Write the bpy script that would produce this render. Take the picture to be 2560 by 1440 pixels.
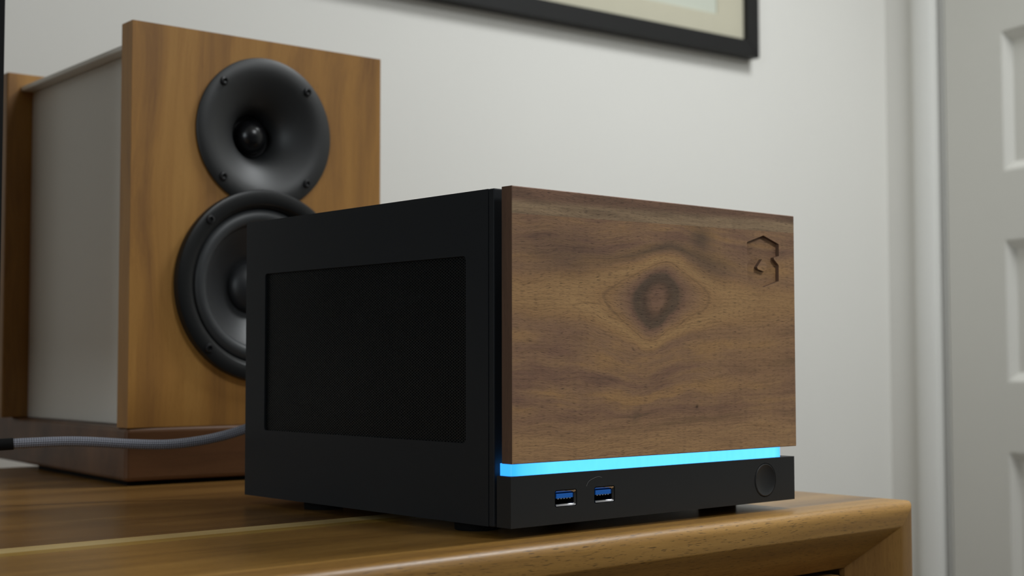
import bpy, bmesh, math, random
from mathutils import Vector, Matrix
from mathutils.geometry import tessellate_polygon
random.seed(4)
PI = math.pi
for o in list(bpy.data.objects):
    bpy.data.objects.remove(o)
S = bpy.context.scene
COL = S.collection
T = 0.75                      # height of the sideboard top above the floor

# ------------------------------------------------------------------ camera
cam_d = bpy.data.cameras.new('camera')
cam = bpy.data.objects.new('camera', cam_d)
COL.objects.link(cam)
S.camera = cam
r_ = Vector((0.74730805, -0.66447608, -0.00148747))
u_ = Vector((-0.03363222, -0.04006023, 0.99863109))
f_ = Vector((0.66362606, 0.74623503, 0.05228514))
m = Matrix.Identity(4)
for i in range(3):
    m[i][0] = r_[i]; m[i][1] = u_[i]; m[i][2] = -f_[i]
m.translation = Vector((-0.45694450, -0.52708623, 0.08568161 + T))
cam.matrix_world = m
cam_d.sensor_fit = 'HORIZONTAL'
cam_d.sensor_width = 36.0
cam_d.lens = 3539.616 / 2560 * 36.0
cam_d.clip_start = 0.01
cam_d.dof.use_dof = True
cam_d.dof.focus_distance = 0.735
cam_d.dof.aperture_fstop = 11.0

# ------------------------------------------------------------------ world, lights, exposure
W = bpy.data.worlds.new('world')
S.world = W
W.use_nodes = True
W.node_tree.nodes['Background'].inputs[0].default_value = (0.9, 0.95, 1.0, 1)
W.node_tree.nodes['Background'].inputs[1].default_value = 0.0


def area(name, loc, target, size, power, color):
    d = bpy.data.lights.new(name, 'AREA')
    d.shape = 'DISK'
    d.size = size
    d.energy = power
    d.color = color
    o = bpy.data.objects.new(name, d)
    COL.objects.link(o)
    o.location = loc
    o.rotation_euler = (Vector(target) - Vector(loc)).to_track_quat('-Z', 'Y').to_euler()
    return o


pend = area('pendant_lamp_light', (1.00, -0.06, 2.12), (0.85, 0.30, 0.75), 0.40, 8.6, (0.93, 0.965, 0.98))
pend.data.spread = math.radians(125)
area('front_ceiling_lamp_light', (0.50, -1.50, 2.34), (0.30, 0.1, 0.9), 0.60, 17.5, (0.93, 0.965, 0.98))
added_win = area('added_window_light', (-2.52, -1.20, 1.45), (0.0, 0.0, 0.9), 1.0, 17.0, (0.86, 0.95, 1.0))  # fill light from an unseen window, added to brighten left-facing sides
added_win.data.shape = 'RECTANGLE'
added_win.data.size = 1.0
added_win.data.size_y = 1.2
added_win.rotation_euler = (PI / 2, 0, -PI / 2)

vs = S.view_settings
vs.view_transform = 'Standard'
vs.look = 'None'
vs.exposure = -0.05
vs.gamma = 1.0
vs.use_curve_mapping = False


# ------------------------------------------------------------------ helpers
def lin(c):
    return tuple((x / 12.92 if x <= 0.04045 else ((x + 0.055) / 1.055) ** 2.4) for x in (v / 255 for v in c)) + (1,)


class NT:
    """small node-tree writer"""
    def __init__(s, name):
        s.m = bpy.data.materials.new(name)
        s.m.use_nodes = True
        s.t = s.m.node_tree
        s.b = s.t.nodes['Principled BSDF']

    def n(s, typ, **kw):
        nd = s.t.nodes.new(typ)
        for k, v in kw.items():
            setattr(nd, k, v)
        return nd

    def put(s, sock, v):
        if isinstance(v, bpy.types.NodeSocket):
            s.t.links.new(v, sock)
        else:
            sock.default_value = v

    def math(s, op, a, b=0.0, c=0.0, clamp=False):
        nd = s.n('ShaderNodeMath', operation=op, use_clamp=clamp)
        s.put(nd.inputs[0], a); s.put(nd.inputs[1], b); s.put(nd.inputs[2], c)
        return nd.outputs[0]

    def xyz(s, sock):
        nd = s.n('ShaderNodeSeparateXYZ')
        s.put(nd.inputs[0], sock)
        return nd.outputs

    def comb(s, x, y, z):
        nd = s.n('ShaderNodeCombineXYZ')
        s.put(nd.inputs[0], x); s.put(nd.inputs[1], y); s.put(nd.inputs[2], z)
        return nd.outputs[0]

    def noise(s, vec, scale=1.0, detail=2.0, rough=0.5, dist=0.0):
        nd = s.n('ShaderNodeTexNoise')
        s.put(nd.inputs['Vector'], vec)
        nd.inputs['Scale'].default_value = scale
        nd.inputs['Detail'].default_value = detail
        nd.inputs['Roughness'].default_value = rough
        nd.inputs['Distortion'].default_value = dist
        return nd.outputs['Fac']

    def ramp(s, fac, stops, interp='LINEAR'):
        nd = s.n('ShaderNodeValToRGB')
        cr = nd.color_ramp
        cr.interpolation = interp
        while len(cr.elements) < len(stops):
            cr.elements.new(0.5)
        for e, (p, c) in zip(cr.elements, stops):
            e.position = p
            e.color = c if len(c) == 4 else tuple(c) + (1,)
        s.put(nd.inputs[0], fac)
        return nd.outputs[0]

    def mix(s, fac, a, b, blend='MIX'):
        nd = s.n('ShaderNodeMix', data_type='RGBA', blend_type=blend)
        s.put(nd.inputs[0], fac); s.put(nd.inputs[6], a); s.put(nd.inputs[7], b)
        return nd.outputs[2]

    def obj(s):
        return s.n('ShaderNodeTexCoord').outputs['Object']

    def bump(s, h, strength=0.2, dist=0.001):
        nd = s.n('ShaderNodeBump')
        nd.inputs['Strength'].default_value = strength
        nd.inputs['Distance'].default_value = dist
        s.put(nd.inputs['Height'], h)
        s.t.links.new(nd.outputs[0], s.b.inputs['Normal'])

    def base(s, c, rough=0.5, metal=0.0, spec=0.5):
        s.put(s.b.inputs['Base Color'], c)
        s.put(s.b.inputs['Roughness'], rough)
        s.b.inputs['Metallic'].default_value = metal
        s.b.inputs['Specular IOR Level'].default_value = spec


def plain(name, c, rough=0.5, metal=0.0, spec=0.5, var=0.06, scale=60.0, bump=0.0):
    k = NT(name)
    f = k.noise(k.obj(), scale, 3.0)
    c = lin(c)
    lo = tuple(x * (1 - var) for x in c[:3]) + (1,)
    hi = tuple(min(1, x * (1 + var)) for x in c[:3]) + (1,)
    k.base(k.ramp(f, [(0.3, lo), (0.7, hi)]), rough, metal, spec)
    if bump:
        k.bump(k.noise(k.obj(), scale * 8, 2.0), bump, 0.0004)
    return k.m


def wood(name, axis, dark, mid, light, band=70.0, rough=0.5, spec=0.4, wave=0.012, pores=0.5, seed=0.0, coat=0.0, up='z'):
    """straight-grained wood; AXIS is the grain direction in object space"""
    k = NT(name)
    o = k.xyz(k.obj())
    ax = {'x': 0, 'y': 1, 'z': 2}
    g = o[ax[axis]]
    oth = [i for i in (0, 1, 2) if i != ax[axis]]
    a, b = o[oth[0]], o[oth[1]]
    wv = k.noise(k.comb(k.math('MULTIPLY', g, 4.0), k.math('MULTIPLY', a, 9.0), k.math('MULTIPLY_ADD', b, 9.0, seed)), 1.0, 2.0)
    off = k.math('MULTIPLY', k.math('SUBTRACT', wv, 0.5), wave * 2)
    a2 = k.math('ADD', a, off)
    b2 = k.math('ADD', b, off)
    big = k.noise(k.comb(k.math('MULTIPLY', g, 2.0), k.math('MULTIPLY', a2, band), k.math('MULTIPLY_ADD', b2, band, seed * 3)), 1.0, 3.0, 0.55)
    fine = k.noise(k.comb(k.math('MULTIPLY', g, 14.0), k.math('MULTIPLY', a2, band * 14), k.math('MULTIPLY', b2, band * 14)), 1.0, 3.0, 0.6)
    por = k.noise(k.comb(k.math('MULTIPLY', g, 170.0), k.math('MULTIPLY', a2, 2200.0), k.math('MULTIPLY', b2, 2200.0)), 1.0, 1.0)
    f = k.math('ADD', k.math('MULTIPLY', big, 0.8), k.math('MULTIPLY', fine, 0.2))
    c = k.ramp(f, [(0.30, lin(dark)), (0.5, lin(mid)), (0.68, lin(light))])
    pm = k.ramp(por, [(0.28, (1, 1, 1)), (0.40, (0, 0, 0))])
    pd = k.math('MULTIPLY', pm, pores)
    c = k.mix(pd, c, lin(tuple(x * 0.55 for x in dark)))
    k.base(c, rough, 0.0, spec)
    k.bump(k.math('SUBTRACT', k.math('MULTIPLY', fine, 0.4), pd), 0.12, 0.0003)
    if coat:
        k.b.inputs['Coat Weight'].default_value = coat
        k.b.inputs['Coat Roughness'].default_value = 0.1
    return k.m


def walnut_panel():
    """figured walnut: an eye in the grain, bowed lines round it, a straight glued strip at the top, sapwood low down"""
    k = NT('figured_walnut')
    o = k.xyz(k.obj())
    x, z = o[0], o[2]
    nz = k.noise(k.comb(k.math('MULTIPLY', x, 14.0), o[1], k.math('MULTIPLY', z, 40.0)), 1.0, 3.0, 0.55)
    z1 = k.math('ADD', z, k.math('MULTIPLY', k.math('SUBTRACT', nz, 0.5), 0.012))
    nx = k.noise(k.comb(k.math('MULTIPLY', x, 30.0), 3.7, k.math('MULTIPLY', z, 30.0)), 1.0, 2.0)
    x1 = k.math('ADD', x, k.math('MULTIPLY', k.math('SUBTRACT', nx, 0.5), 0.014))
    dz = k.math('SUBTRACT', z1, 0.1190)
    # the eye leans to the right as it rises
    dx = k.math('SUBTRACT', k.math('SUBTRACT', x1, 0.103), k.math('MULTIPLY', dz, 0.32))
    up = k.ramp(k.math('MULTIPLY_ADD', dz, 80.0, 0.5), [(0.0, (0, 0, 0)), (1.0, (1, 1, 1))])
    # closed rings near the eye, open lines bowing round it further out
    q = k.math('POWER', k.math('ABSOLUTE', k.math('DIVIDE', dx, 0.0147)), 1.3)
    H = k.math('MULTIPLY', k.math('SUBTRACT', 1.0, k.math('DIVIDE', 1.0, k.math('ADD', 1.0, q))), 0.0268)
    s = k.math('SQRT', k.math('ADD', k.math('POWER', dz, 2.0), k.math('POWER', H, 2.0)))
    sgn = k.math('MULTIPLY_ADD', up, 2.0, -1.0)
    bell = k.math('DIVIDE', 1.0, k.math('ADD', 1.0, k.math('POWER', k.math('DIVIDE', dx, 0.045), 2.0)))
    fall = k.math('POWER', 2.718, k.math('MULTIPLY', k.math('POWER', k.math('DIVIDE', dz, 0.033), 2.0), -1.0))
    zp = k.math('SUBTRACT', z1, k.math('MULTIPLY', k.math('MULTIPLY', dz, bell), k.math('MULTIPLY', fall, 0.6)))
    # growth bands along s
    bands = k.noise(k.comb(k.math('MULTIPLY', x, 5.0), k.math('MULTIPLY', sgn, 5.0), k.math('MULTIPLY', s, 110.0)), 1.0, 3.0, 0.6)
    patch = k.noise(k.comb(k.math('MULTIPLY', x, 22.0), 8.0, k.math('MULTIPLY', z1, 45.0)), 1.0, 3.0, 0.6)
    fine = k.noise(k.comb(k.math('MULTIPLY', x, 34.0), 3.0, k.math('MULTIPLY', zp, 1500.0)), 1.0, 2.0, 0.6)
    por = k.noise(k.comb(k.math('MULTIPLY', x, 230.0), 5.0, k.math('MULTIPLY', zp, 5200.0)), 1.0, 1.5, 0.55)
    D, M, L, G = lin(WD), lin(WM), lin(WL), lin(WG)
    RD = lin(WR)
    bf = k.math('ADD', k.math('MULTIPLY', bands, 0.62), k.math('MULTIPLY', patch, 0.38))
    open_c = k.ramp(bf, [(0.37, D), (0.45, RD), (0.53, M), (0.61, L)])
    # inside of the eye
    sc = k.math('MULTIPLY', s, 20.0)          # 0..1 over 5 cm
    eye_c = k.ramp(sc, [(0.0, RD), (0.10, RD), (0.20, D), (0.25, lin(WE)), (0.29, lin(WE)), (0.33, RD), (0.375, M), (0.42, L), (0.47, G), (0.52, L), (0.56, M), (0.62, RD)])
    em = k.ramp(sc, [(0.50, (1, 1, 1)), (0.62, (0, 0, 0))])
    c = k.mix(k.math('MULTIPLY', em, 0.90), open_c, eye_c)
    # thin dark growth line round the eye
    ln = k.ramp(sc, [(0.415, (0, 0, 0)), (0.424, (1, 1, 1)), (0.430, (0, 0, 0))])
    c = k.mix(k.math('MULTIPLY', ln, 0.45), c, D)
    # dark arch above the eye
    ar = k.ramp(sc, [(0.54, (0, 0, 0)), (0.60, (1, 1, 1)), (0.68, (0, 0, 0))])
    arx = k.math('POWER', 2.718, k.math('MULTIPLY', k.math('POWER', k.math('DIVIDE', dx, 0.045), 2.0), -1.0))
    c = k.mix(k.math('MULTIPLY', k.math('MULTIPLY', ar, up), k.math('MULTIPLY', arx, 0.85)), c, lin(WE))

    # heartwood stain, upper right of the eye
    def blob(cx, cz, rx, rz, col, amt, cc):
        a = k.math('POWER', k.math('DIVIDE', k.math('SUBTRACT', x1, cx), rx), 2.0)
        b = k.math('POWER', k.math('DIVIDE', k.math('SUBTRACT', z1, cz), rz), 2.0)
        e = k.math('POWER', 2.718, k.math('MULTIPLY', k.math('ADD', a, b), -1.0))
        return k.mix(k.math('MULTIPLY', e, amt), cc, col)
    c = blob(0.138, 0.1535, 0.010, 0.008, lin(WE), 0.8, c)
    c = blob(0.148, 0.139, 0.016, 0.007, lin(WE), 0.5, c)
    c = blob(0.035, 0.140, 0.035, 0.012, D, 0.45, c)
    c = blob(0.0861, 0.0564, 0.0035, 0.005, lin(WE), 0.6, c)
    c = blob(0.1371, 0.0622, 0.0012, 0.0012, lin((45, 32, 22)), 0.9, c)
    c = blob(0.195, 0.095, 0.05, 0.035, lin(WL), 0.55, c)
    # golden sapwood near the bottom edge
    sap = k.ramp(k.math('MULTIPLY', z1, 10.0), [(0.46, (1, 1, 1)), (0.62, (0, 0, 0))])
    c = k.mix(k.math('MULTIPLY', sap, 0.85), c, k.mix(fine, M, G))
    # the glued strip along the top
    gl = k.math('GREATER_THAN', k.math('SUBTRACT', z, k.math('MULTIPLY', x, 0.0155)), 0.1582)
    zs = k.math('ADD', z, k.math('MULTIPLY', k.math('SUBTRACT', nx, 0.5), 0.006))
    tb = k.noise(k.comb(k.math('MULTIPLY', x, 12.0), 21.0, k.math('MULTIPLY', zs, 170.0)), 1.0, 3.0, 0.6)
    tlo = k.ramp(k.math('MULTIPLY_ADD', k.math('SUBTRACT', z, k.math('MULTIPLY', x, 0.0155)), 75.0, -11.86), [(0.0, lin(WT)), (0.38, lin(WT)), (0.62, RD)])
    tc = k.mix(k.math('MULTIPLY', k.ramp(tb, [(0.36, (1, 1, 1)), (0.58, (0, 0, 0))]), 0.6), tlo, D)
    c = k.mix(gl, c, tc)
    # fibres and open pores
    fv = k.ramp(fine, [(0.25, (0.62, 0.60, 0.58)), (0.55, (1, 1, 1)), (0.8, (1.0, 1.0, 1.0))])
    c = k.mix(0.75, c, fv, 'MULTIPLY')
    pm = k.ramp(por, [(0.33, (1, 1, 1)), (0.44, (0, 0, 0))])
    pd = k.math('MULTIPLY', pm, 0.68)
    c = k.mix(pd, c, lin((48, 34, 25)))
    hi = k.ramp(por, [(0.66, (0, 0, 0)), (0.76, (1, 1, 1))])
    c = k.mix(k.math('MULTIPLY', hi, 0.22), c, lin(WG))
    k.base(c, 0.55, 0.0, 0.35)
    k.bump(k.math('SUBTRACT', k.math('MULTIPLY', fine, 0.35), pm), 0.22, 0.0003)
    return k.m


# walnut colours (dark, mid, light, sap, reddish dark, eye, top strip)
WD, WM, WL, WG, WR, WE, WT = (108, 86, 70), (178, 138, 104), (196, 151, 103), (212, 167, 114), (158, 120, 97), (110, 91, 75), (186, 156, 122)


class MB:
    """collects shapes; build() links them as ONE mesh object"""
    def __init__(s):
        s.v = []; s.f = []

    def add(s, vs, fs):
        k = len(s.v)
        s.v += [tuple(v) for v in vs]
        s.f += [tuple(i + k for i in f) for f in fs]
        return s

    def box(s, x0, x1, y0, y1, z0, z1):
        return s.add([(x0, y0, z0), (x1, y0, z0), (x1, y1, z0), (x0, y1, z0), (x0, y0, z1), (x1, y0, z1), (x1, y1, z1), (x0, y1, z1)],
                     [(3, 2, 1, 0), (4, 5, 6, 7), (0, 1, 5, 4), (1, 2, 6, 5), (2, 3, 7, 6), (3, 0, 4, 7)])

    def plate(s, outer, holes, to3, d0, d1):
        """flat plate with holes between depths d0 and d1; TO3(a, b, d) gives the point"""
        loops = [outer] + holes
        flat = [p for l in loops for p in l]
        tri = tessellate_polygon([[Vector((a, b, 0)) for a, b in l] for l in loops])
        n = len(flat)
        vs = [to3(a, b, d0) for a, b in flat] + [to3(a, b, d1) for a, b in flat]
        fs = [tuple(t) for t in tri] + [tuple(i + n for i in reversed(t)) for t in tri]
        k = 0
        for l in loops:
            L = len(l)
            for i in range(L):
                j = (i + 1) % L
                fs.append((k + i, k + j, k + j + n, k + i + n))
            k += L
        return s.add(vs, fs)

    def lathe(s, prof, at, n=64, axis='y'):
        """PROF: (radius, depth) pairs; depth along +axis"""
        vs = []; fs = []
        idx = []
        for r, d in prof:
            if r < 1e-7:
                idx.append([len(vs)])
                vs.append((0, 0, d))
            else:
                idx.append(list(range(len(vs), len(vs) + n)))
                vs += [(r * math.cos(2 * PI * i / n), r * math.sin(2 * PI * i / n), d) for i in range(n)]
        for a, b in zip(idx, idx[1:]):
            for i in range(n):
                j = (i + 1) % n
                if len(a) == 1 and len(b) == 1:
                    continue
                if len(a) == 1:
                    fs.append((a[0], b[i], b[j]))
                elif len(b) == 1:
                    fs.append((a[i], b[0], a[j]))
                else:
                    fs.append((a[i], b[i], b[j], a[j]))
        mp = {'y': lambda p: (p[0] + at[0], p[2] + at[1], p[1] + at[2]),
              'x': lambda p: (p[2] + at[0], p[0] + at[1], p[1] + at[2]),
              'z': lambda p: (p[0] + at[0], p[1] + at[1], p[2] + at[2])}[axis]
        return s.add([mp(p) for p in vs], fs)

    def prism(s, poly, to3, d0, d1):
        return s.plate(poly, [], to3, d0, d1)

    def tube(s, pts, r, n=10):
        pts = [Vector(p) for p in pts]
        vs = []; fs = []
        up = Vector((0, 0, 1))
        for i, p in enumerate(pts):
            t = (pts[min(i + 1, len(pts) - 1)] - pts[max(i - 1, 0)]).normalized()
            a = t.cross(up)
            if a.length < 1e-4:
                a = t.cross(Vector((1, 0, 0)))
            a.normalize()
            b = a.cross(t)
            vs += [p + a * r * math.cos(2 * PI * k / n) + b * r * math.sin(2 * PI * k / n) for k in range(n)]
        for i in range(len(pts) - 1):
            for k in range(n):
                j = (k + 1) % n
                fs.append((i * n + k, i * n + j, (i + 1) * n + j, (i + 1) * n + k))
        fs.append(tuple(range(n - 1, -1, -1)))
        fs.append(tuple(range((len(pts) - 1) * n, len(pts) * n)))
        return s.add(vs, fs)

    def build(s, name, mat, parent=None, smooth=None, bevel=0.0, seg=2):
        me = bpy.data.meshes.new(name)
        me.from_pydata(s.v, [], s.f)
        bm = bmesh.new()
        bm.from_mesh(me)
        bmesh.ops.recalc_face_normals(bm, faces=bm.faces)
        bm.to_mesh(me)
        bm.free()
        me.materials.append(mat)
        if smooth is not None:
            me.polygons.foreach_set('use_smooth', [True] * len(me.polygons))
            me.set_sharp_from_angle(angle=math.radians(smooth))
        o = bpy.data.objects.new(name, me)
        COL.objects.link(o)
        if parent:
            o.parent = parent
        if bevel:
            b = o.modifiers.new('bevel', 'BEVEL')
            b.width = bevel
            b.segments = seg
            b.limit_method = 'ANGLE'
            b.angle_limit = math.radians(40)
        return o


def thing(name, label, cat, loc=(0, 0, 0), rz=0.0):
    o = bpy.data.objects.new(name, None)
    COL.objects.link(o)
    o.location = loc
    o.rotation_euler = (0, 0, rz)
    o['label'] = label
    o['category'] = cat
    return o


def struct(name, loc=(0, 0, 0), rz=0.0):
    o = bpy.data.objects.new(name, None)
    COL.objects.link(o)
    o.location = loc
    o.rotation_euler = (0, 0, rz)
    o['kind'] = 'structure'
    return o


def circle(cx, cy, r, n=64):
    return [(cx + r * math.cos(2 * PI * i / n), cy + r * math.sin(2 * PI * i / n)) for i in range(n)]


def rrect(x0, x1, y0, y1, r, n=5):
    out = []
    for cx, cy, a0 in ((x1 - r, y1 - r, 0), (x0 + r, y1 - r, 90), (x0 + r, y0 + r, 180), (x1 - r, y0 + r, 270)):
        for i in range(n + 1):
            a = math.radians(a0 + 90 * i / n)
            out.append((cx + r * math.cos(a), cy + r * math.sin(a)))
    return out


XZ = lambda a, b, d: (a, d, b)
YZ = lambda a, b, d: (d, a, b)
XY = lambda a, b, d: (a, b, d)

# ------------------------------------------------------------------ materials
m_wall = plain('painted_plaster', (228, 226, 220), 0.85, spec=0.2, var=0.012, scale=3.0, bump=0.05)
m_far = plain('grey_wall_paint', (134, 133, 128), 0.85, spec=0.2, var=0.012, scale=3.0)
m_trim = plain('white_trim_paint', (226, 225, 220), 0.45, spec=0.4, var=0.01, scale=5.0)
m_door = plain('door_paint', (214, 212, 205), 0.45, spec=0.4, var=0.012, scale=4.0)
m_ceil = plain('ceiling_paint', (232, 230, 226), 0.9, spec=0.1, var=0.01)
m_floor = wood('floor_oak', 'x', (50, 36, 25), (66, 48, 33), (78, 58, 40), band=14, rough=0.4, seed=9)
m_black = plain('black_powder_coat', (34, 37, 41), 0.50, spec=0.32, var=0.04, scale=900, bump=0.06)
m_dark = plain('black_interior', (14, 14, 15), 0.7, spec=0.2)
m_bezel = plain('black_matte_plastic', (38, 39, 40), 0.48, spec=0.4, var=0.03, scale=900, bump=0.05)
m_mesh = plain('black_mesh_metal', (17, 20, 21), 0.45, spec=0.4, var=0.03)
m_chrome = plain('nickel_plate', (205, 205, 208), 0.14, metal=1.0, var=0.02)
m_blue = plain('blue_usb_plastic', (30, 122, 232), 0.4, spec=0.4, var=0.03)
m_rubber = plain('black_rubber', (12, 12, 12), 0.8, spec=0.2)
m_horn = plain('black_waveguide_plastic', (31, 32, 33), 0.50, spec=0.6, var=0.03)
m_ring = plain('woofer_basket_black', (24, 25, 26), 0.36, spec=0.4, var=0.03)
m_cone = plain('woofer_cone_black', (42, 43, 45), 0.42, spec=0.45, var=0.03)
m_surr = plain('rubber_surround', (54, 56, 58), 0.45, spec=0.5, var=0.03)
m_dome = plain('tweeter_dome_black', (22, 22, 24), 0.26, spec=0.5, var=0.02)
m_screw = plain('black_screw_steel', (34, 34, 36), 0.3, spec=0.5, var=0.02)
m_body = plain('grey_satin_lacquer', (232, 227, 218), 0.30, spec=0.4, var=0.012, scale=6)
m_frame = plain('black_frame_lacquer', (33, 33, 33), 0.5, spec=0.25, var=0.04, scale=30)
m_mat = plain('cream_mat_board', (198, 193, 172), 0.9, spec=0.1, var=0.01)
m_print = plain('pale_print_paper', (202, 206, 192), 0.9, spec=0.1, var=0.015, scale=12)
m_screen = plain('dark_screen_glass', (9, 9, 10), 0.12, spec=0.5)
m_hair = plain('pale_hair', (150, 150, 148), 0.5)
m_walnut = walnut_panel()
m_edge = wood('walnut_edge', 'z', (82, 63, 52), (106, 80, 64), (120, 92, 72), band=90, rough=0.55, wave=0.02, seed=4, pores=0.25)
m_baffle = wood('acacia_baffle', 'z', (130, 90, 48), (166, 119, 59), (182, 135, 70), band=38, rough=0.45, wave=0.03, seed=1.7, pores=0.12)
m_plinth = wood('dark_acacia_plinth', 'x', (76, 50, 31), (102, 69, 44), (118, 82, 54), band=26, rough=0.42, wave=0.02, seed=6, pores=0.2)
m_top = wood('teak_top', 'x', (100, 70, 35), (140, 101, 51), (160, 120, 65), band=34, rough=0.27, spec=0.4, wave=0.02, seed=2.3, pores=0.3)
m_topf = wood('teak_front', 'x', (116, 82, 38), (154, 113, 53), (172, 130, 66), band=40, rough=0.30, spec=0.4, wave=0.012, seed=5.1, pores=0.6)
m_rail = wood('teak_rail', 'x', (140, 100, 48), (178, 132, 64), (204, 156, 84), band=40, rough=0.38, spec=0.5, wave=0.012, seed=5.6, pores=0.75)
m_inlay = wood('maple_inlay', 'x', (204, 172, 112), (216, 186, 124), (224, 196, 136), band=50, rough=0.27, spec=0.4, seed=7, pores=0.1)
m_gold = wood('golden_inlay', 'x', (160, 124, 56), (182, 144, 68), (192, 154, 80), band=60, rough=0.27, spec=0.4, seed=8, pores=0.1)
m_drawer = wood('teak_drawer', 'z', (120, 84, 44), (148, 108, 58), (162, 122, 68), band=40, rough=0.35, seed=3, pores=0.3)


def led_material():
    k = NT('lit_acrylic')
    o = k.xyz(k.obj())
    ends = k.ramp(k.math('MULTIPLY', o[0], 4.4), [(0.0, lin((60, 185, 240))), (0.035, lin((84, 212, 252))), (0.12, lin((110, 236, 255))), (0.9, lin((118, 242, 255))), (0.94, lin((70, 205, 255)))])
    n = k.noise(k.comb(k.math('MULTIPLY', o[0], 260.0), 0.0, k.math('MULTIPLY', o[2], 90.0)), 1.0, 2.0)
    col = k.mix(k.math('MULTIPLY', k.ramp(n, [(0.35, (1, 1, 1)), (0.6, (0, 0, 0))]), 0.10), ends, lin((70, 205, 250)))
    k.base(lin((20, 40, 50)), 0.3)
    sp_ = k.n('ShaderNodeSeparateColor')
    k.put(sp_.inputs[0], col)
    cb_ = k.n('ShaderNodeCombineColor')
    k.put(cb_.inputs[0], k.math('MULTIPLY', sp_.outputs[0], 0.95))
    k.put(cb_.inputs[1], k.math('MULTIPLY', sp_.outputs[1], 1.06))
    k.put(cb_.inputs[2], k.math('MULTIPLY', sp_.outputs[2], 2.0))
    k.put(k.b.inputs['Emission Color'], cb_.outputs[0])
    k.b.inputs['Emission Strength'].default_value = 1.0
    return k.m


m_led = led_material()

# ------------------------------------------------------------------ room shell
YAW = math.radians(-4.3)
WL0 = (0.0, 0.9, 0.0)                  # origin of the back wall, a little out of square with the sideboard
CORNER = 1.5351                        # wall-local x of the right corner
wb = struct('wall_back', WL0, YAW)
MB().box(-2.6, CORNER + 0.1, 0.0, 0.1, 0.0, 2.4).build('plaster', m_wall, wb)
MB().box(-2.6, CORNER, -0.014, 0.0, 0.0, 0.10).build('baseboard', m_trim, wb, bevel=0.004)

cz, sz = math.cos(YAW), math.sin(YAW)
CX, CY = WL0[0] + CORNER * cz, WL0[1] + CORNER * sz
# right wall: local x points out of the room, local y points back to the corner (0) and -y comes towards the camera
wr = struct('wall_right', (CX, CY, 0.0), YAW)
HEAD = 2.075
DW = 0.78
J0, J1 = 0.1095, 0.1095 + DW + 0.006
MB().box(0.0, 0.1, -J0, 0.0, 0.0, 2.4).build('plaster', m_wall, wr)
MB().box(0.0, 0.1, -J1, -J0, HEAD + 0.01, 2.4).build('plaster', m_wall, wr)
MB().box(0.0, 0.1, -4.98, -J1, 0.0, 2.4).build('plaster', m_wall, wr)
casing = struct('trim_1', (CX, CY, 0.0), YAW)
for a, b, z0, z1 in ((0.0608, 0.1, 0.0, HEAD + 0.05), (J1, J1 + 0.04, 0.0, HEAD + 0.05)):
    pr = [(-b, 0.0), (-b, -0.012), (-b + 0.006, -0.016), (-a - 0.010, -0.018), (-a - 0.003, -0.015), (-a, -0.009), (-a, 0.0)]
    MB().prism(pr, lambda p, q, d: (q, p, d), z0, z1).build('casing_board', m_trim, casing, smooth=40)
MB().box(-0.018, 0.0, -J1 - 0.04, -0.0608, HEAD + 0.05, HEAD + 0.09).build('casing_board', m_trim, casing, bevel=0.003)
MB().box(0.0, 0.1, -J0 - 0.001, -0.1, 0.0, HEAD).build('jamb', m_trim, casing)
MB().box(0.0, 0.1, -J1, -J1 + 0.006, 0.0, HEAD).build('jamb', m_trim, casing)

# door, a little ajar: hinge at the far end, swinging into the room
dr = struct('door_1', (CX + 0.1095 * -(-sz) * 1.0, CY - 0.1095 * cz, 0.0), YAW - math.radians(12.3))
HX, HY = CX - 0.1130 * math.sin(-YAW), CY - 0.1130 * math.cos(YAW)
dr.location = (HX, HY, 0.0)
pitch = 0.314
tops = [0.578 + T + pitch * i for i in range(-3, 3)]
holes = [(0.124, DW - 0.115, t - 0.207, t) for t in tops if t - 0.207 > 0.05]
OUT = [(0.0, 0.012), (DW, 0.012), (DW, HEAD - 0.005), (0.0, HEAD - 0.005)]
MB().plate(OUT, [[(a, c), (b, c), (b, d), (a, d)] for a, b, c, d in holes], lambda a, b, d: (d, -a, b), 0.0, 0.035).build('stile_and_rail_frame', m_door, dr, bevel=0.002)
for a, b, c, d in holes:
    w_, dp = 0.012, 0.010
    v = [(0.001, -a, c), (0.001, -b, c), (0.001, -b, d), (0.001, -a, d), (dp, -a - w_, c + w_), (dp, -b + w_, c + w_), (dp, -b + w_, d - w_), (dp, -a - w_, d - w_),
         (0.02, -a, c), (0.02, -b, c), (0.02, -b, d), (0.02, -a, d)]
    MB().add(v, [(0, 1, 5, 4), (1, 2, 6, 5), (2, 3, 7, 6), (3, 0, 4, 7), (4, 5, 6, 7), (8, 9, 10, 11), (0, 1, 9, 8), (1, 2, 10, 9), (2, 3, 11, 10), (3, 0, 8, 11)]).build('door_panel', m_door, dr)
kn = MB().lathe([(0.0, -0.058), (0.018, -0.055), (0.026, -0.045), (0.026, -0.036), (0.012, -0.026), (0.010, -0.008), (0.028, -0.006), (0.028, -0.0001)], (0.0, -DW + 0.06, 1.0), 32, 'x')
kn.build('door_handle', m_chrome, dr, smooth=40)

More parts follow.
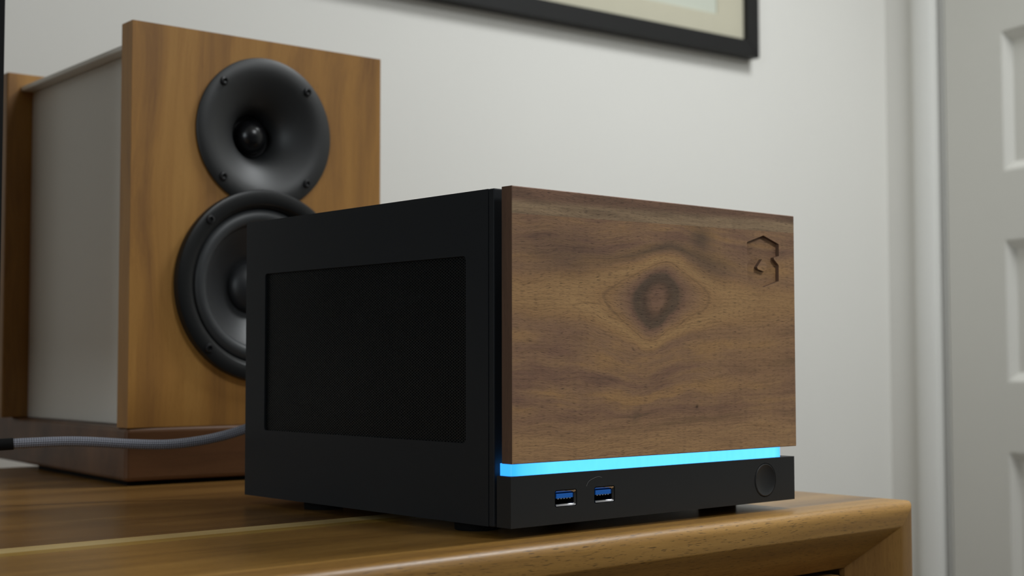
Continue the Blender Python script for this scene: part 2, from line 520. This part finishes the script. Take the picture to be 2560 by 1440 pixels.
fl = MB().box(-2.6, 2.2, -4.2, 1.1, -0.1, 0.0).build('floor', m_floor)
fl['kind'] = 'structure'
ce = MB().box(-2.6, 2.2, -4.2, 1.1, 2.4, 2.5).build('ceiling', m_ceil)
ce['kind'] = 'structure'
wl = MB().box(-2.7, -2.6, -4.2, 1.1, 0.0, 2.4).build('wall_left', m_far)
wl['kind'] = 'structure'
wn = struct('added_window_1', (-2.6, -1.20, 1.45))  # unseen window frame, added to go with the fill light on this side
MB().plate([(-0.58, -0.68), (0.58, -0.68), (0.58, 0.68), (-0.58, 0.68)], [[(-0.52, -0.62), (-0.01, -0.62), (-0.01, 0.62), (-0.52, 0.62)], [(0.01, -0.62), (0.52, -0.62), (0.52, 0.62), (0.01, 0.62)]], YZ, 0.0, 0.05).build('added_window_frame', m_trim, wn)
wf = MB().box(-2.6, 2.2, -4.3, -4.2, 0.0, 2.4).build('wall_front', m_far)
wf['kind'] = 'structure'

# ------------------------------------------------------------------ framed picture on the back wall
F0, F1, FZ0, FZ1, FB = 0.42, 1.2123, 0.5372 + T, 1.12 + T, 0.0248
pf = thing('picture_frame', 'framed picture with black frame and cream mat hanging on the back wall', 'picture', (WL0[0] + 0.8 * cz, WL0[1] + 0.8 * sz, FZ0), YAW)


def fp(x, z):
    return (x - 0.8, z - FZ0)


A, B_ = [fp(F0, FZ0), fp(F1, FZ0), fp(F1, FZ1), fp(F0, FZ1)], [fp(F0 + FB, FZ0 + FB), fp(F1 - FB, FZ0 + FB), fp(F1 - FB, FZ1 - FB), fp(F0 + FB, FZ1 - FB)]
for i in range(4):
    j = (i + 1) % 4
    MB().prism([A[i], A[j], B_[j], B_[i]], XZ, -0.021, -0.0005).build('frame_rail', m_frame, pf, bevel=0.001)
mi = [fp(F0 + 0.11, FZ0 + 0.0565), fp(1.1326, FZ0 + 0.0565), fp(1.1326, FZ1 - 0.09), fp(F0 + 0.11, FZ1 - 0.09)]
MB().plate(B_, [mi], XZ, -0.012, -0.0105).build('mat_board', m_mat, pf)
MB().prism(B_, XZ, -0.0104, -0.004).build('print', m_print, pf)

# ------------------------------------------------------------------ sideboard
sb = thing('sideboard', 'long teak sideboard with pale inlay strip and mitred front frame under the black computer', 'sideboard', (0, 0.29, 0))


def sbx(x0, x1, y0, y1, z0, z1, name, mat, bevel=0.0, seg=2):
    return MB().box(x0, x1, y0 - 0.29, y1 - 0.29, z0 + T, z1 + T).build(name, mat, sb, bevel=bevel, seg=seg)


LX, RX = -1.45, 0.3115
YF, YB = -0.0362, 0.6195
sbx(LX, RX, 0.1215, YB, -0.022, 0.0, 'top_board', m_top, 0.0008)
sbx(LX, RX, 0.1055, 0.1215, -0.022, 0.0, 'inlay_strip', m_inlay)
o = sbx(LX, RX, 0.0945, 0.1055, -0.022, 0.0, 'inlay_strip', m_gold)
o['label'] = 'golden inlay strip'
sbx(LX, RX, -0.012, 0.0945, -0.022, 0.0, 'top_board', m_topf)


# front frame: rounded outer edge, flat face, then a 45 degree bevel going in
FT = 0.0150        # face width
BV = 0.0245        # bevel
H0, H1 = -0.62, 0.0
rr = 0.0060
prof = []
for i in range(7):
    a = math.radians(90 * i / 6)
    prof.append((rr - rr * math.sin(a), YF + rr - rr * math.cos(a)))     # ends on the outside
prof = prof[::-1]                       # outside -> front
prof = [(0.0, -0.012)] + [(p, y) for p, y in prof] + [(FT - 0.001, YF), (FT, YF + 0.0006), (FT + BV, YF + BV), (FT + BV, -0.012 + 0.004), (0.0, -0.008)]
prof[-1] = (0.006, -0.0075)
cs = [(LX, H0, 1, 1), (RX, H0, -1, 1), (RX, H1, -1, -1), (LX, H1, 1, -1)]
for i in range(4):
    a, b = cs[i], cs[(i + 1) % 4]
    n = len(prof)
    vs = []
    for c in (a, b):
        vs += [(c[0] + c[2] * d, y - 0.29, c[1] + c[3] * d + T) for d, y in prof]
    fs = [(k, (k + 1) % n, (k + 1) % n + n, k + n) for k in range(n)] + [tuple(range(n)), tuple(range(2 * n - 1, n - 1, -1))]
    MB().add(vs, fs).build('front_frame_rail', m_rail if i in (0, 2) else m_drawer, sb, smooth=35)
# carcass
sbx(RX - 0.022, RX, -0.0075, YB, H0, -0.0222, 'side_panel', m_top, 0.001)
sbx(LX, LX + 0.022, -0.0075, YB, H0, -0.0222, 'side_panel', m_top, 0.001)
sbx(LX + 0.022, RX - 0.022, 0.0, YB - 0.01, H0, H0 + 0.02, 'bottom_board', m_top)
sbx(LX + 0.022, RX - 0.022, YB - 0.01, YB, H0 + 0.02, -0.022, 'back_board', m_drawer)
for x in (LX + 0.12, RX - 0.12):
    for y in (0.08, 0.52):
        MB().lathe([(0.0, 0.0), (0.012, 0.0), (0.022, T + H0), (0.0, T + H0)], (x, y - 0.29, 0.0), 24, 'z').build('leg', m_drawer, sb, smooth=40)
# drawer fronts filling the frame opening, each with a shaped pull
ox0, ox1 = LX + FT + BV + 0.003, RX - FT - BV - 0.003
nd = 3
dw = (ox1 - ox0) / nd
for c in range(nd):
    for (z0, z1) in ((-0.31, -FT - BV - 0.0035), (H0 + FT + BV + 0.0035, -0.314)):
        x0, x1 = ox0 + c * dw + 0.002, ox0 + (c + 1) * dw - 0.002
        d = MB().plate(rrect(x0, x1, z0 + T, z1 + T, 0.004), [], lambda a, b, q: (a, q - 0.29, b), -0.0125, 0.006).build('drawer_front', m_drawer, sb)
        ex = x1 - 0.008
        zt = z1 + 0.0018
        pp = [(ex - 0.30, zt - 0.030), (ex - 0.30, zt - 0.008), (ex - 0.18, zt - 0.016), (ex - 0.06, zt - 0.009), (ex - 0.028, zt - 0.0052), (ex - 0.012, zt - 0.0024), (ex - 0.006, zt - 0.0016),
              (ex - 0.002, zt - 0.0022), (ex, zt - 0.0045), (ex, zt - 0.030)]
        MB().prism([(a, b + T) for a, b in pp], lambda a, b, q: (a, q - 0.29, b), -0.034, -0.0125).build('pull', m_drawer, d, bevel=0.0015)

# ------------------------------------------------------------------ plinth under the speaker
PSL = -0.0966
pl = thing('speaker_plinth', 'thick dark wooden slab carrying the loudspeaker on the sideboard', 'plinth', (-0.0029, 0.3859, T), PSL)
MB().box(0.0, 0.232, 0.0, 0.315, 0.0032, 0.0401).build('slab', m_plinth, pl, bevel=0.0028, seg=3)
MB().box(0.006, 0.226, 0.012, 0.206, 0.0, 0.0032).build('pad', m_rubber, pl)

# ------------------------------------------------------------------ loudspeaker
PSS = -0.0412
sp = thing('loudspeaker', 'tall two-way loudspeaker with golden wooden front and grey sides on the wooden slab', 'loudspeaker', (-0.0017, 0.3860, T + 0.0403), PSS)
SW, SH, TB, SD = 0.2095, 0.2865, 0.0178, 0.2463
TW = (0.1054, 0.2163)        # tweeter centre (x, z above the plinth)
WO = (0.1045, 0.1021)        # woofer centre
MB().plate([(0, 0), (SW, 0), (SW, SH), (0, SH)], [circle(TW[0], TW[1], 0.0480), circle(WO[0], WO[1], 0.0605)], XZ, 0.0, TB).build('front_baffle', m_baffle, sp, bevel=0.0012)
IN, TOPB = 0.0114, 0.2779
bo = MB()
I2 = 0.0215
bo.prism([(I2, TB), (I2 + 0.012, TB), (I2 + 0.012, SD - 0.012), (SW - I2 - 0.012, SD - 0.012), (SW - I2 - 0.012, TB), (SW - I2, TB), (SW - I2, SD), (I2, SD)], XY, 0.0, TOPB - 0.0041)
bo.build('cabinet_body', m_body, sp, bevel=0.001)
MB().box(IN, SW - IN, TB, SD, TOPB - 0.0041, TOPB).build('top_lid', m_body, sp, bevel=0.0010)
MB().box(0.0, SW, SD, SD + 0.0178, 0.0, SH + 0.0025).build('rear_panel', m_baffle, sp, bevel=0.0012)

# tweeter: flange, horn, dome
tw = MB().lathe([(0.0470, 0.012), (0.0470, 0.0), (0.0562, 0.0), (0.0564, -0.0018), (0.0556, -0.0026), (0.0480, -0.0028), (0.0460, -0.0026), (0.0430, -0.0019), (0.0400, -0.0008), (0.0360, 0.0011), (0.0320, 0.0032), (0.0280, 0.0056), (0.0240, 0.0085), (0.0210, 0.0115), (0.0185, 0.0152), (0.0170, 0.0195), (0.0162, 0.0235),
                 (0.0160, 0.0265), (0.0, 0.0265)], (TW[0], 0.0, TW[1]), 96)
tweet = tw.build('tweeter_horn', m_horn, sp, smooth=50)
MB().lathe([(0.0158, 0.0265), (0.0158, 0.0240), (0.0150, 0.0232), (0.0138, 0.0238), (0.0134, 0.0262)], (TW[0], 0.0, TW[1]), 64).build('dome_surround', m_screw, tweet, smooth=60)
dp = [(0.0130 * math.cos(math.radians(a)), 0.0240 - 0.0130 * math.sin(math.radians(a))) for a in range(-10, 90, 8)] + [(0.0, 0.0110)]
MB().lathe(dp, (TW[0], 0.0, TW[1]), 48).build('dome', m_dome, tweet, smooth=60)


def screw(x, z, y, r, parent):
    MB().lathe([(r * 1.12, y + 0.0008), (r * 1.12, y - 0.0006), (r, y - 0.0016), (r * 0.62, y - 0.0018), (r * 0.55, y - 0.0002), (0.0, y + 0.0002)], (x, 0.0, z), 20).build('screw', m_screw, parent, smooth=35)


for a in (45, 135, 225, 315):
    screw(TW[0] + 0.0497 * math.cos(math.radians(a)), TW[1] + 0.0497 * math.sin(math.radians(a)) , -0.0030, 0.0029, tweet)
# woofer: basket ring, surround, cone, dust cap
wo = MB().lathe([(0.0600, 0.014), (0.0600, 0.0), (0.0712, 0.0), (0.0716, -0.0045), (0.0708, -0.0062), (0.0690, -0.0068), (0.0612, -0.0068), (0.0600, -0.0060), (0.0592, -0.0035), (0.0580, -0.0030), (0.0570, 0.002), (0.0575, 0.014)],
                (WO[0], 0.0, WO[1]), 96)
woof = wo.build('woofer_ring', m_ring, sp, smooth=40)
sr = [(0.0578, 0.001)] + [(0.0515 + 0.0060 * math.cos(math.radians(a)), 0.0010 - 0.0052 * math.sin(math.radians(a))) for a in range(0, 181, 15)] + [(0.0450, 0.0016)]
MB().lathe(sr, (WO[0], 0.0, WO[1]), 96).build('surround', m_surr, woof, smooth=50)
MB().lathe([(0.0458, 0.0006), (0.0446, 0.0012), (0.038, 0.0058), (0.030, 0.0112), (0.022, 0.0165), (0.0185, 0.0188), (0.0, 0.0190)], (WO[0], 0.0, WO[1]), 96).build('cone', m_cone, woof, smooth=50)
MB().lathe([(0.0196, 0.0182)] + [(0.0194 * math.cos(math.radians(a)), 0.0182 - 0.0112 * math.sin(math.radians(a))) for a in range(6, 90, 7)] + [(0.0, 0.0070)], (WO[0], 0.0, WO[1]), 64).build('dust_cap', m_cone, woof, smooth=60)
for a in (45, 135, 225, 315):
    screw(WO[0] + 0.0656 * math.cos(math.radians(a)), WO[1] + 0.0656 * math.sin(math.radians(a)), -0.0066, 0.0030, woof)

# ------------------------------------------------------------------ the computer
pc = thing('desktop_computer', 'small black desktop computer with walnut front and glowing blue strip on the sideboard', 'computer', (0, 0, T))
PW, PD, PZ0, PZ1 = 0.2220, 0.2332, 0.0050, 0.1718
# left side panel with the vent opening
MY0, MY1, MZ0, MZ1 = 0.0220, 0.2115, 0.0450, 0.1393
MB().plate([(0.0045, PZ0), (PD, PZ0), (PD, PZ1), (0.0045, PZ1)], [rrect(MY0, MY1, MZ0, MZ1, 0.002)], YZ, 0.0, 0.0012).build('side_panel', m_black, pc, bevel=0.0003)
# perforated mesh behind the opening
pitch_h, hole_r = 0.00153, 0.00051
mm = MB()
cw = pitch_h * math.sqrt(3) / 2
hexr = pitch_h / math.sqrt(3)
vs, fs = [], []
ncol = int((MY1 - MY0 + 0.004) / cw)
nrow = int((MZ1 - MZ0 + 0.004) / pitch_h)
X0, X1 = 0.0014, 0.0019
for i in range(ncol):
    for j in range(nrow):
        cy = MY0 - 0.002 + i * cw
        cz_ = MZ0 - 0.002 + j * pitch_h + (pitch_h / 2 if i % 2 else 0)
        k = len(vs)
        for t in range(12):
            a = t * PI / 6
            R_ = hexr if t % 2 == 0 else hexr * math.cos(PI / 6)
            vs.append((X0, cy + R_ * math.cos(a), cz_ + R_ * math.sin(a)))
        for X in (X0, X1):
            for t in range(12):
                a = t * PI / 6
                vs.append((X, cy + hole_r * math.cos(a), cz_ + hole_r * math.sin(a)))
        for t in range(12):
            q = (t + 1) % 12
            fs.append((k + t, k + 12 + t, k + 12 + q, k + q))
            fs.append((k + 12 + t, k + 24 + t, k + 24 + q, k + 12 + q))
me = bpy.data.meshes.new('vent_mesh')
me.from_pydata(vs, [], fs)
me.materials.append(m_mesh)
vm = bpy.data.objects.new('vent_mesh', me)
COL.objects.link(vm)
vm.parent = pc
vm['kind'] = 'stuff'
# the rest of the shell
sh = MB()
sh.box(0.0014, PW, 0.0045, PD, PZ1 - 0.0012, PZ1)
sh.box(PW - 0.0012, PW, 0.0045, PD, PZ0, PZ1 - 0.0012)
sh.box(0.0014, PW - 0.0012, 0.0045, PD, PZ0, PZ0 + 0.0012)
sh.build('shell', m_black, pc)
MB().box(0.0014, PW - 0.0012, PD - 0.0012, PD, PZ0 + 0.0012, PZ1 - 0.0012).build('rear_panel', m_black, pc)
MB().box(0.0, PW, 0.0, 0.0042, PZ0, PZ1).build('front_chassis', m_black, pc, bevel=0.0006)
# dim fan behind the mesh
fan = MB().plate(rrect(0.045, 0.165, 0.030, 0.150, 0.004), [circle(0.105, 0.090, 0.056)], YZ, 0.006, 0.030).build('fan_frame', m_dark, pc)
MB().lathe([(0.0, 0.008), (0.020, 0.008), (0.022, 0.010), (0.022, 0.028), (0.0, 0.028)], (0.0, 0.105, 0.090), 32, 'x').build('hub', m_black, fan, smooth=40)
for k in range(7):
    bl = MB()
    a0 = 2 * PI * k / 7
    v = []
    for r, w_ in ((0.021, 0.30), (0.038, 0.36), (0.054, 0.40)):
        for dx, da in ((0.010, -w_), (0.026, w_ * 0.6)):
            a = a0 + da + (r - 0.021) * 8
            v.append((dx, 0.105 + r * math.cos(a), 0.090 + r * math.sin(a)))
    v2 = [(x + 0.0012, y, z) for x, y, z in v]
    bl.add(v + v2, [(0, 1, 3, 2), (2, 3, 5, 4), (7, 6, 8, 9), (9, 8, 10, 11), (0, 2, 8, 6), (2, 4, 10, 8), (1, 7, 9, 3), (3, 9, 11, 5), (0, 6, 7, 1), (4, 5, 11, 10)])
    bl.build('blade', m_black, fan)
# inner bulk so the inside reads dark
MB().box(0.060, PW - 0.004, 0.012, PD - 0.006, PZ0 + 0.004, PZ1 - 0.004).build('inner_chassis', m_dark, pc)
for x in (0.0175, PW - 0.0145):
    for y in (0.034, 0.1735):
        MB().lathe([(0.0, 0.0), (0.0112, 0.0), (0.0115, 0.0006), (0.0115, PZ0 - 0.0001), (0.0, PZ0 - 0.0001)], (x, y, 0.0), 32, 'z').build('foot', m_rubber, pc, smooth=40)

# walnut front with the carved emblem
FX0, FX1, FY0, FY1, FZa, FZb = -0.0004, 0.2228, -0.0140, -0.0062, 0.0363, 0.1718
EM = [(0.1790, 0.1540), (0.1940, 0.1586), (0.2081, 0.1543), (0.2081, 0.1473), (0.2032, 0.1462), (0.2036, 0.1451), (0.2078, 0.1420), (0.2077, 0.1327), (0.1934, 0.1286), (0.1790, 0.1326), (0.1790, 0.1412), (0.1826, 0.1447), (0.1790, 0.1468)]
IS = [(0.1925, 0.1448), (0.1878, 0.1400), (0.1886, 0.1388), (0.1940, 0.1377), (0.1975, 0.1400), (0.1950, 0.1440)]
CH = 0.0004
wp = MB()
front = [(FX0 + CH, FZa + CH), (FX1 - CH, FZa + CH), (FX1 - CH, FZb - CH), (FX0 + CH, FZb - CH)]
loops = [front, EM]
flat = [p for l in loops for p in l]
tri = tessellate_polygon([[Vector((a, b, 0)) for a, b in l] for l in loops])
wp.add([(a, FY0, b) for a, b in flat], [tuple(t) for t in tri])
PD2 = FY0 + 0.0022
loops2 = [EM, IS]
flat2 = [p for l in loops2 for p in l]
tri2 = tessellate_polygon([[Vector((a, b, 0)) for a, b in l] for l in loops2])
wp.add([(a, PD2, b) for a, b in flat2], [tuple(t) for t in tri2])
for L in (EM, IS):
    n = len(L)
    wp.add([(a, FY0, b) for a, b in L] + [(a, PD2, b) for a, b in L], [(i, (i + 1) % n, (i + 1) % n + n, i + n) for i in range(n)])
wp.add([(a, FY0, b) for a, b in IS], [tuple(t) for t in tessellate_polygon([[Vector((a, b, 0)) for a, b in IS]])])
big = [(FX0, FZa), (FX1, FZa), (FX1, FZb), (FX0, FZb)]
wp.add([(a, FY0, b) for a, b in front] + [(a, FY0 + CH, b) for a, b in big], [(i, (i + 1) % 4, (i + 1) % 4 + 4, i + 4) for i in range(4)])
k = len(wp.v)
wp.add([(a, FY0 + CH, b) for a, b in big] + [(a, FY1, b) for a, b in big], [(0, 1, 5, 4), (1, 2, 6, 5), (2, 3, 7, 6), (3, 0, 4, 7), (4, 5, 6, 7)])
wpo = wp.build('walnut_front', m_walnut, pc)
wpo['label'] = 'figured walnut front board with a carved hexagonal emblem'
# end grain on the left edge: same board, its own grain direction
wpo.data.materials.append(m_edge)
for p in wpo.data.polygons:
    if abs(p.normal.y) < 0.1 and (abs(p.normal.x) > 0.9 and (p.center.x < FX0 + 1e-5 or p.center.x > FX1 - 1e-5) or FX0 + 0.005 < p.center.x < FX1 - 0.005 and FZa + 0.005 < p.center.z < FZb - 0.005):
        p.material_index = 1  # on the emblem walls this darker wood paints in their shade
for x in (0.035, 0.187):
    MB().box(x - 0.012, x + 0.012, FY1, 0.0, 0.06, 0.15).build('standoff', m_dark, pc)
# lit acrylic bar
LB = [(0.2132 - 0.003, -0.0115), (0.2132, -0.0085), (0.2132, -0.0030), (0.0012, -0.0030), (0.0012, -0.0080)]
arc = [(0.0012 + 0.0036 - 0.0036 * math.cos(math.radians(a)), -0.0080 - 0.0036 * math.sin(math.radians(a))) for a in range(15, 91, 15)]
LBp = LB + arc
MB().prism(LBp, XY, 0.03035, 0.03625).build('light_bar', m_led, pc)['label'] = 'glowing cyan light bar'
# lower bezel with two usb cut-outs and a button hole
BX0, BX1, BY0, BY1, BZ0, BZ1 = -0.0005, 0.2220, -0.0128, -0.0024, 0.0053, 0.0303
U1, U2 = (0.02865, 0.0440, 0.0136, 0.0220), (0.0562, 0.0713, 0.0137, 0.0221)
BC = (0.1948, 0.0179)
MB().plate([(BX0, BZ0), (BX1, BZ0), (BX1, BZ1), (BX0, BZ1)],
           [rrect(*U1, 0.0012), rrect(*U2, 0.0012), circle(BC[0], BC[1], 0.0097, 48)], XZ, BY0, BY1).build('bezel', m_bezel, pc, bevel=0.0011, seg=3)
MB().box(0.01, PW - 0.01, BY1, 0.0, 0.008, 0.028).build('bezel_bracket', m_dark, pc)
MB().lathe([(0.0, -0.0116), (0.003, -0.0117), (0.006, -0.01215), (0.0082, -0.0128), (0.0088, -0.0131), (0.0093, -0.0128), (0.0094, -0.0030), (0.0, -0.0030)], (BC[0], 0.0, BC[1]), 64).build('power_button', m_bezel, pc, smooth=40)
for U in (U1, U2):
    x0, x1, z0, z1 = U
    g = 0.0004
    rx = rrect(x0 + g, x1 - g, z0 + g, z1 - g, 0.0010)
    rm = rrect(x0 + 0.0013, x1 - 0.0013, z0 + 0.0013, z1 - 0.0013, 0.0006)
    n = len(rx)
    s_ = MB()
    s_.add([(a, BY0 + 0.0002, b) for a, b in rx] + [(a, BY0 + 0.0011, b) for a, b in rm] + [(a, BY0 + 0.0098, b) for a, b in rm] + [(a, BY0 + 0.0098, b) for a, b in rx],
           [(i, (i + 1) % n, (i + 1) % n + n, i + n) for i in range(n)] + [(i + n, (i + 1) % n + n, (i + 1) % n + 2 * n, i + 2 * n) for i in range(n)]
           + [(i, (i + 1) % n, (i + 1) % n + 3 * n, i + 3 * n) for i in range(n)])
    port = s_.build('usb_port', m_chrome, pc, smooth=30)
    MB().box(x0 + 0.0005, x1 - 0.0005, BY0 + 0.0090, BY0 + 0.0097, z0 + 0.0005, z1 - 0.0005).build('port_back', m_dark, port)
    zc = (z0 + z1) / 2
    MB().box(x0 + 0.0017, x1 - 0.0022, BY0 + 0.0007, BY0 + 0.0090, zc + 0.0000, zc + 0.0023).build('tongue', m_blue, port, bevel=0.0002)
    for i in range(5):
        cx = x0 + 0.0032 + i * (x1 - x0 - 0.0072) / 4
        MB().box(cx - 0.0005, cx + 0.0005, BY0 + 0.0010, BY0 + 0.0085, zc - 0.0004, zc + 0.0000).build('contact', m_chrome, port)

# ------------------------------------------------------------------ braided cable from behind the computer
pts = [(0.062, 0.2375, 0.052), (0.051, 0.2455, 0.0510), (0.034, 0.252, 0.0490), (0.0209, 0.2565, 0.0462), (0.017, 0.262, 0.0433), (0.0067, 0.27, 0.0393), (-0.0075, 0.275, 0.0364), (-0.026, 0.282, 0.0345), (-0.0464, 0.29, 0.0352), (-0.0695, 0.297, 0.0371),
       (-0.0848, 0.303, 0.0377), (-0.1068, 0.31, 0.0373), (-0.1142, 0.313, 0.0369)]


def spline(P, sub):
    P = [Vector(p) for p in P]
    out = []
    for i in range(len(P) - 1):
        a, b, c, d = P[max(i - 1, 0)], P[i], P[i + 1], P[min(i + 2, len(P) - 1)]
        for t in range(sub):
            t /= sub
            out.append(0.5 * ((2 * b) + (c - a) * t + (2 * a - 5 * b + 4 * c - d) * t * t + (3 * b - a - 3 * c + d) * t ** 3))
    out.append(P[-1])
    return out


def braid_material():
    k = NT('grey_braid')
    uv = k.n('ShaderNodeTexCoord').outputs['UV']
    o = k.xyz(uv)
    a = k.math('SINE', k.math('MULTIPLY', k.math('ADD', o[0], o[1]), 2 * PI))
    b = k.math('SINE', k.math('MULTIPLY', k.math('SUBTRACT', o[0], o[1]), 2 * PI))
    w_ = k.math('MULTIPLY', a, b)
    k.base(k.ramp(k.math('MULTIPLY_ADD', w_, 0.5, 0.5), [(0.25, lin((98, 99, 107))), (0.75, lin((140, 142, 152)))]), 0.6, 0.0, 0.4)
    k.bump(w_, 0.5, 0.0005)
    return k.m


cb = thing('braided_cable', 'grey braided cable leaving the back of the black computer in front of the wooden slab', 'cable', (-0.02, 0.28, T))
sp_pts = [p - Vector((-0.02, 0.28, 0)) for p in spline(pts, 12)]
sl = MB().tube(sp_pts, 0.0031, 16).build('sleeve', braid_material(), cb, smooth=60)
uvl = sl.data.uv_layers.new(name='braid')
n_side = 16
length = [0.0]
for a, b in zip(sp_pts, sp_pts[1:]):
    length.append(length[-1] + (b - a).length)
for poly in sl.data.polygons:
    ks = [sl.data.loops[li].vertex_index % n_side for li in poly.loop_indices]
    wrap = max(ks) - min(ks) > n_side / 2
    for li, kk in zip(poly.loop_indices, ks):
        ring = sl.data.loops[li].vertex_index // n_side
        u = kk + (n_side if wrap and kk < n_side / 2 else 0)
        uvl.data[li].uv = (u / n_side * 7.0, length[ring] / 0.0027)
# black plug end, then a thin black cord that drops onto the sideboard
pe = Vector(pts[-1]) - Vector((-0.02, 0.28, 0))
ps = Vector(pts[-2]) - Vector((-0.02, 0.28, 0))
dirn = (pe - ps).normalized()
MB().tube([pe - dirn * 0.002, pe, pe + dirn * 0.030, pe + dirn * 0.032], 0.0036, 20).build('plug', m_rubber, cb, smooth=50)
q0 = pe + dirn * 0.030
flat = Vector((dirn.x, dirn.y, 0)).normalized()


def cpt(d, z, side=0.0):
    p = q0 + flat * d + Vector((0, side, 0))
    return Vector((p.x, p.y, z))


MB().tube(spline([q0, cpt(0.02, q0.z - 0.004, -0.004), cpt(0.05, 0.022, -0.012), cpt(0.08, 0.0075, -0.022), cpt(0.11, 0.0030, -0.042), cpt(0.13, 0.0030, -0.090), cpt(0.14, 0.0030, -0.20)], 8), 0.0024, 12).build('cord', m_rubber, cb, smooth=60)

# ------------------------------------------------------------------ monitor, only its right edge in the picture
MXR = -0.1030
mo = thing('monitor', 'dark monitor at the left edge beside the loudspeaker', 'monitor', (MXR - 0.30, 0.385, T))
MB().plate(rrect(-0.30, 0.30, 0.10, 0.45, 0.004), [rrect(-0.292, 0.292, 0.108, 0.442, 0.002)], XZ, -0.025, 0.0).build('screen_bezel', m_dark, mo, bevel=0.001)
MB().box(-0.292, 0.292, -0.0235, -0.002, 0.108, 0.442).build('screen', m_screen, mo)
MB().box(-0.03, 0.03, 0.0, 0.02, 0.006, 0.26).build('stand_neck', m_ring, mo, bevel=0.003)
MB().box(-0.11, 0.11, -0.08, 0.09, 0.0, 0.006).build('stand_base', m_ring, mo, bevel=0.002)

# ------------------------------------------------------------------ a stray hair on the bezel
hp = [(0.0506, 0.0228), (0.0520, 0.0249), (0.0540, 0.0260), (0.0566, 0.0268), (0.0586, 0.0272), (0.0603, 0.0271), (0.0618, 0.0266)]
hr = MB().tube([Vector((a - 0.056, 0, b - 0.025)) for a, b in [(p[0], p[2]) for p in spline([(a, 0, b) for a, b in hp], 4)]], 0.00006, 6).build('hair', m_hair)
hr.location = (0.056, BY0 - 0.00006, 0.025 + T)
hr['label'] = 'thin curved pale hair stuck on the black bezel above the right blue port'
hr['category'] = 'hair'
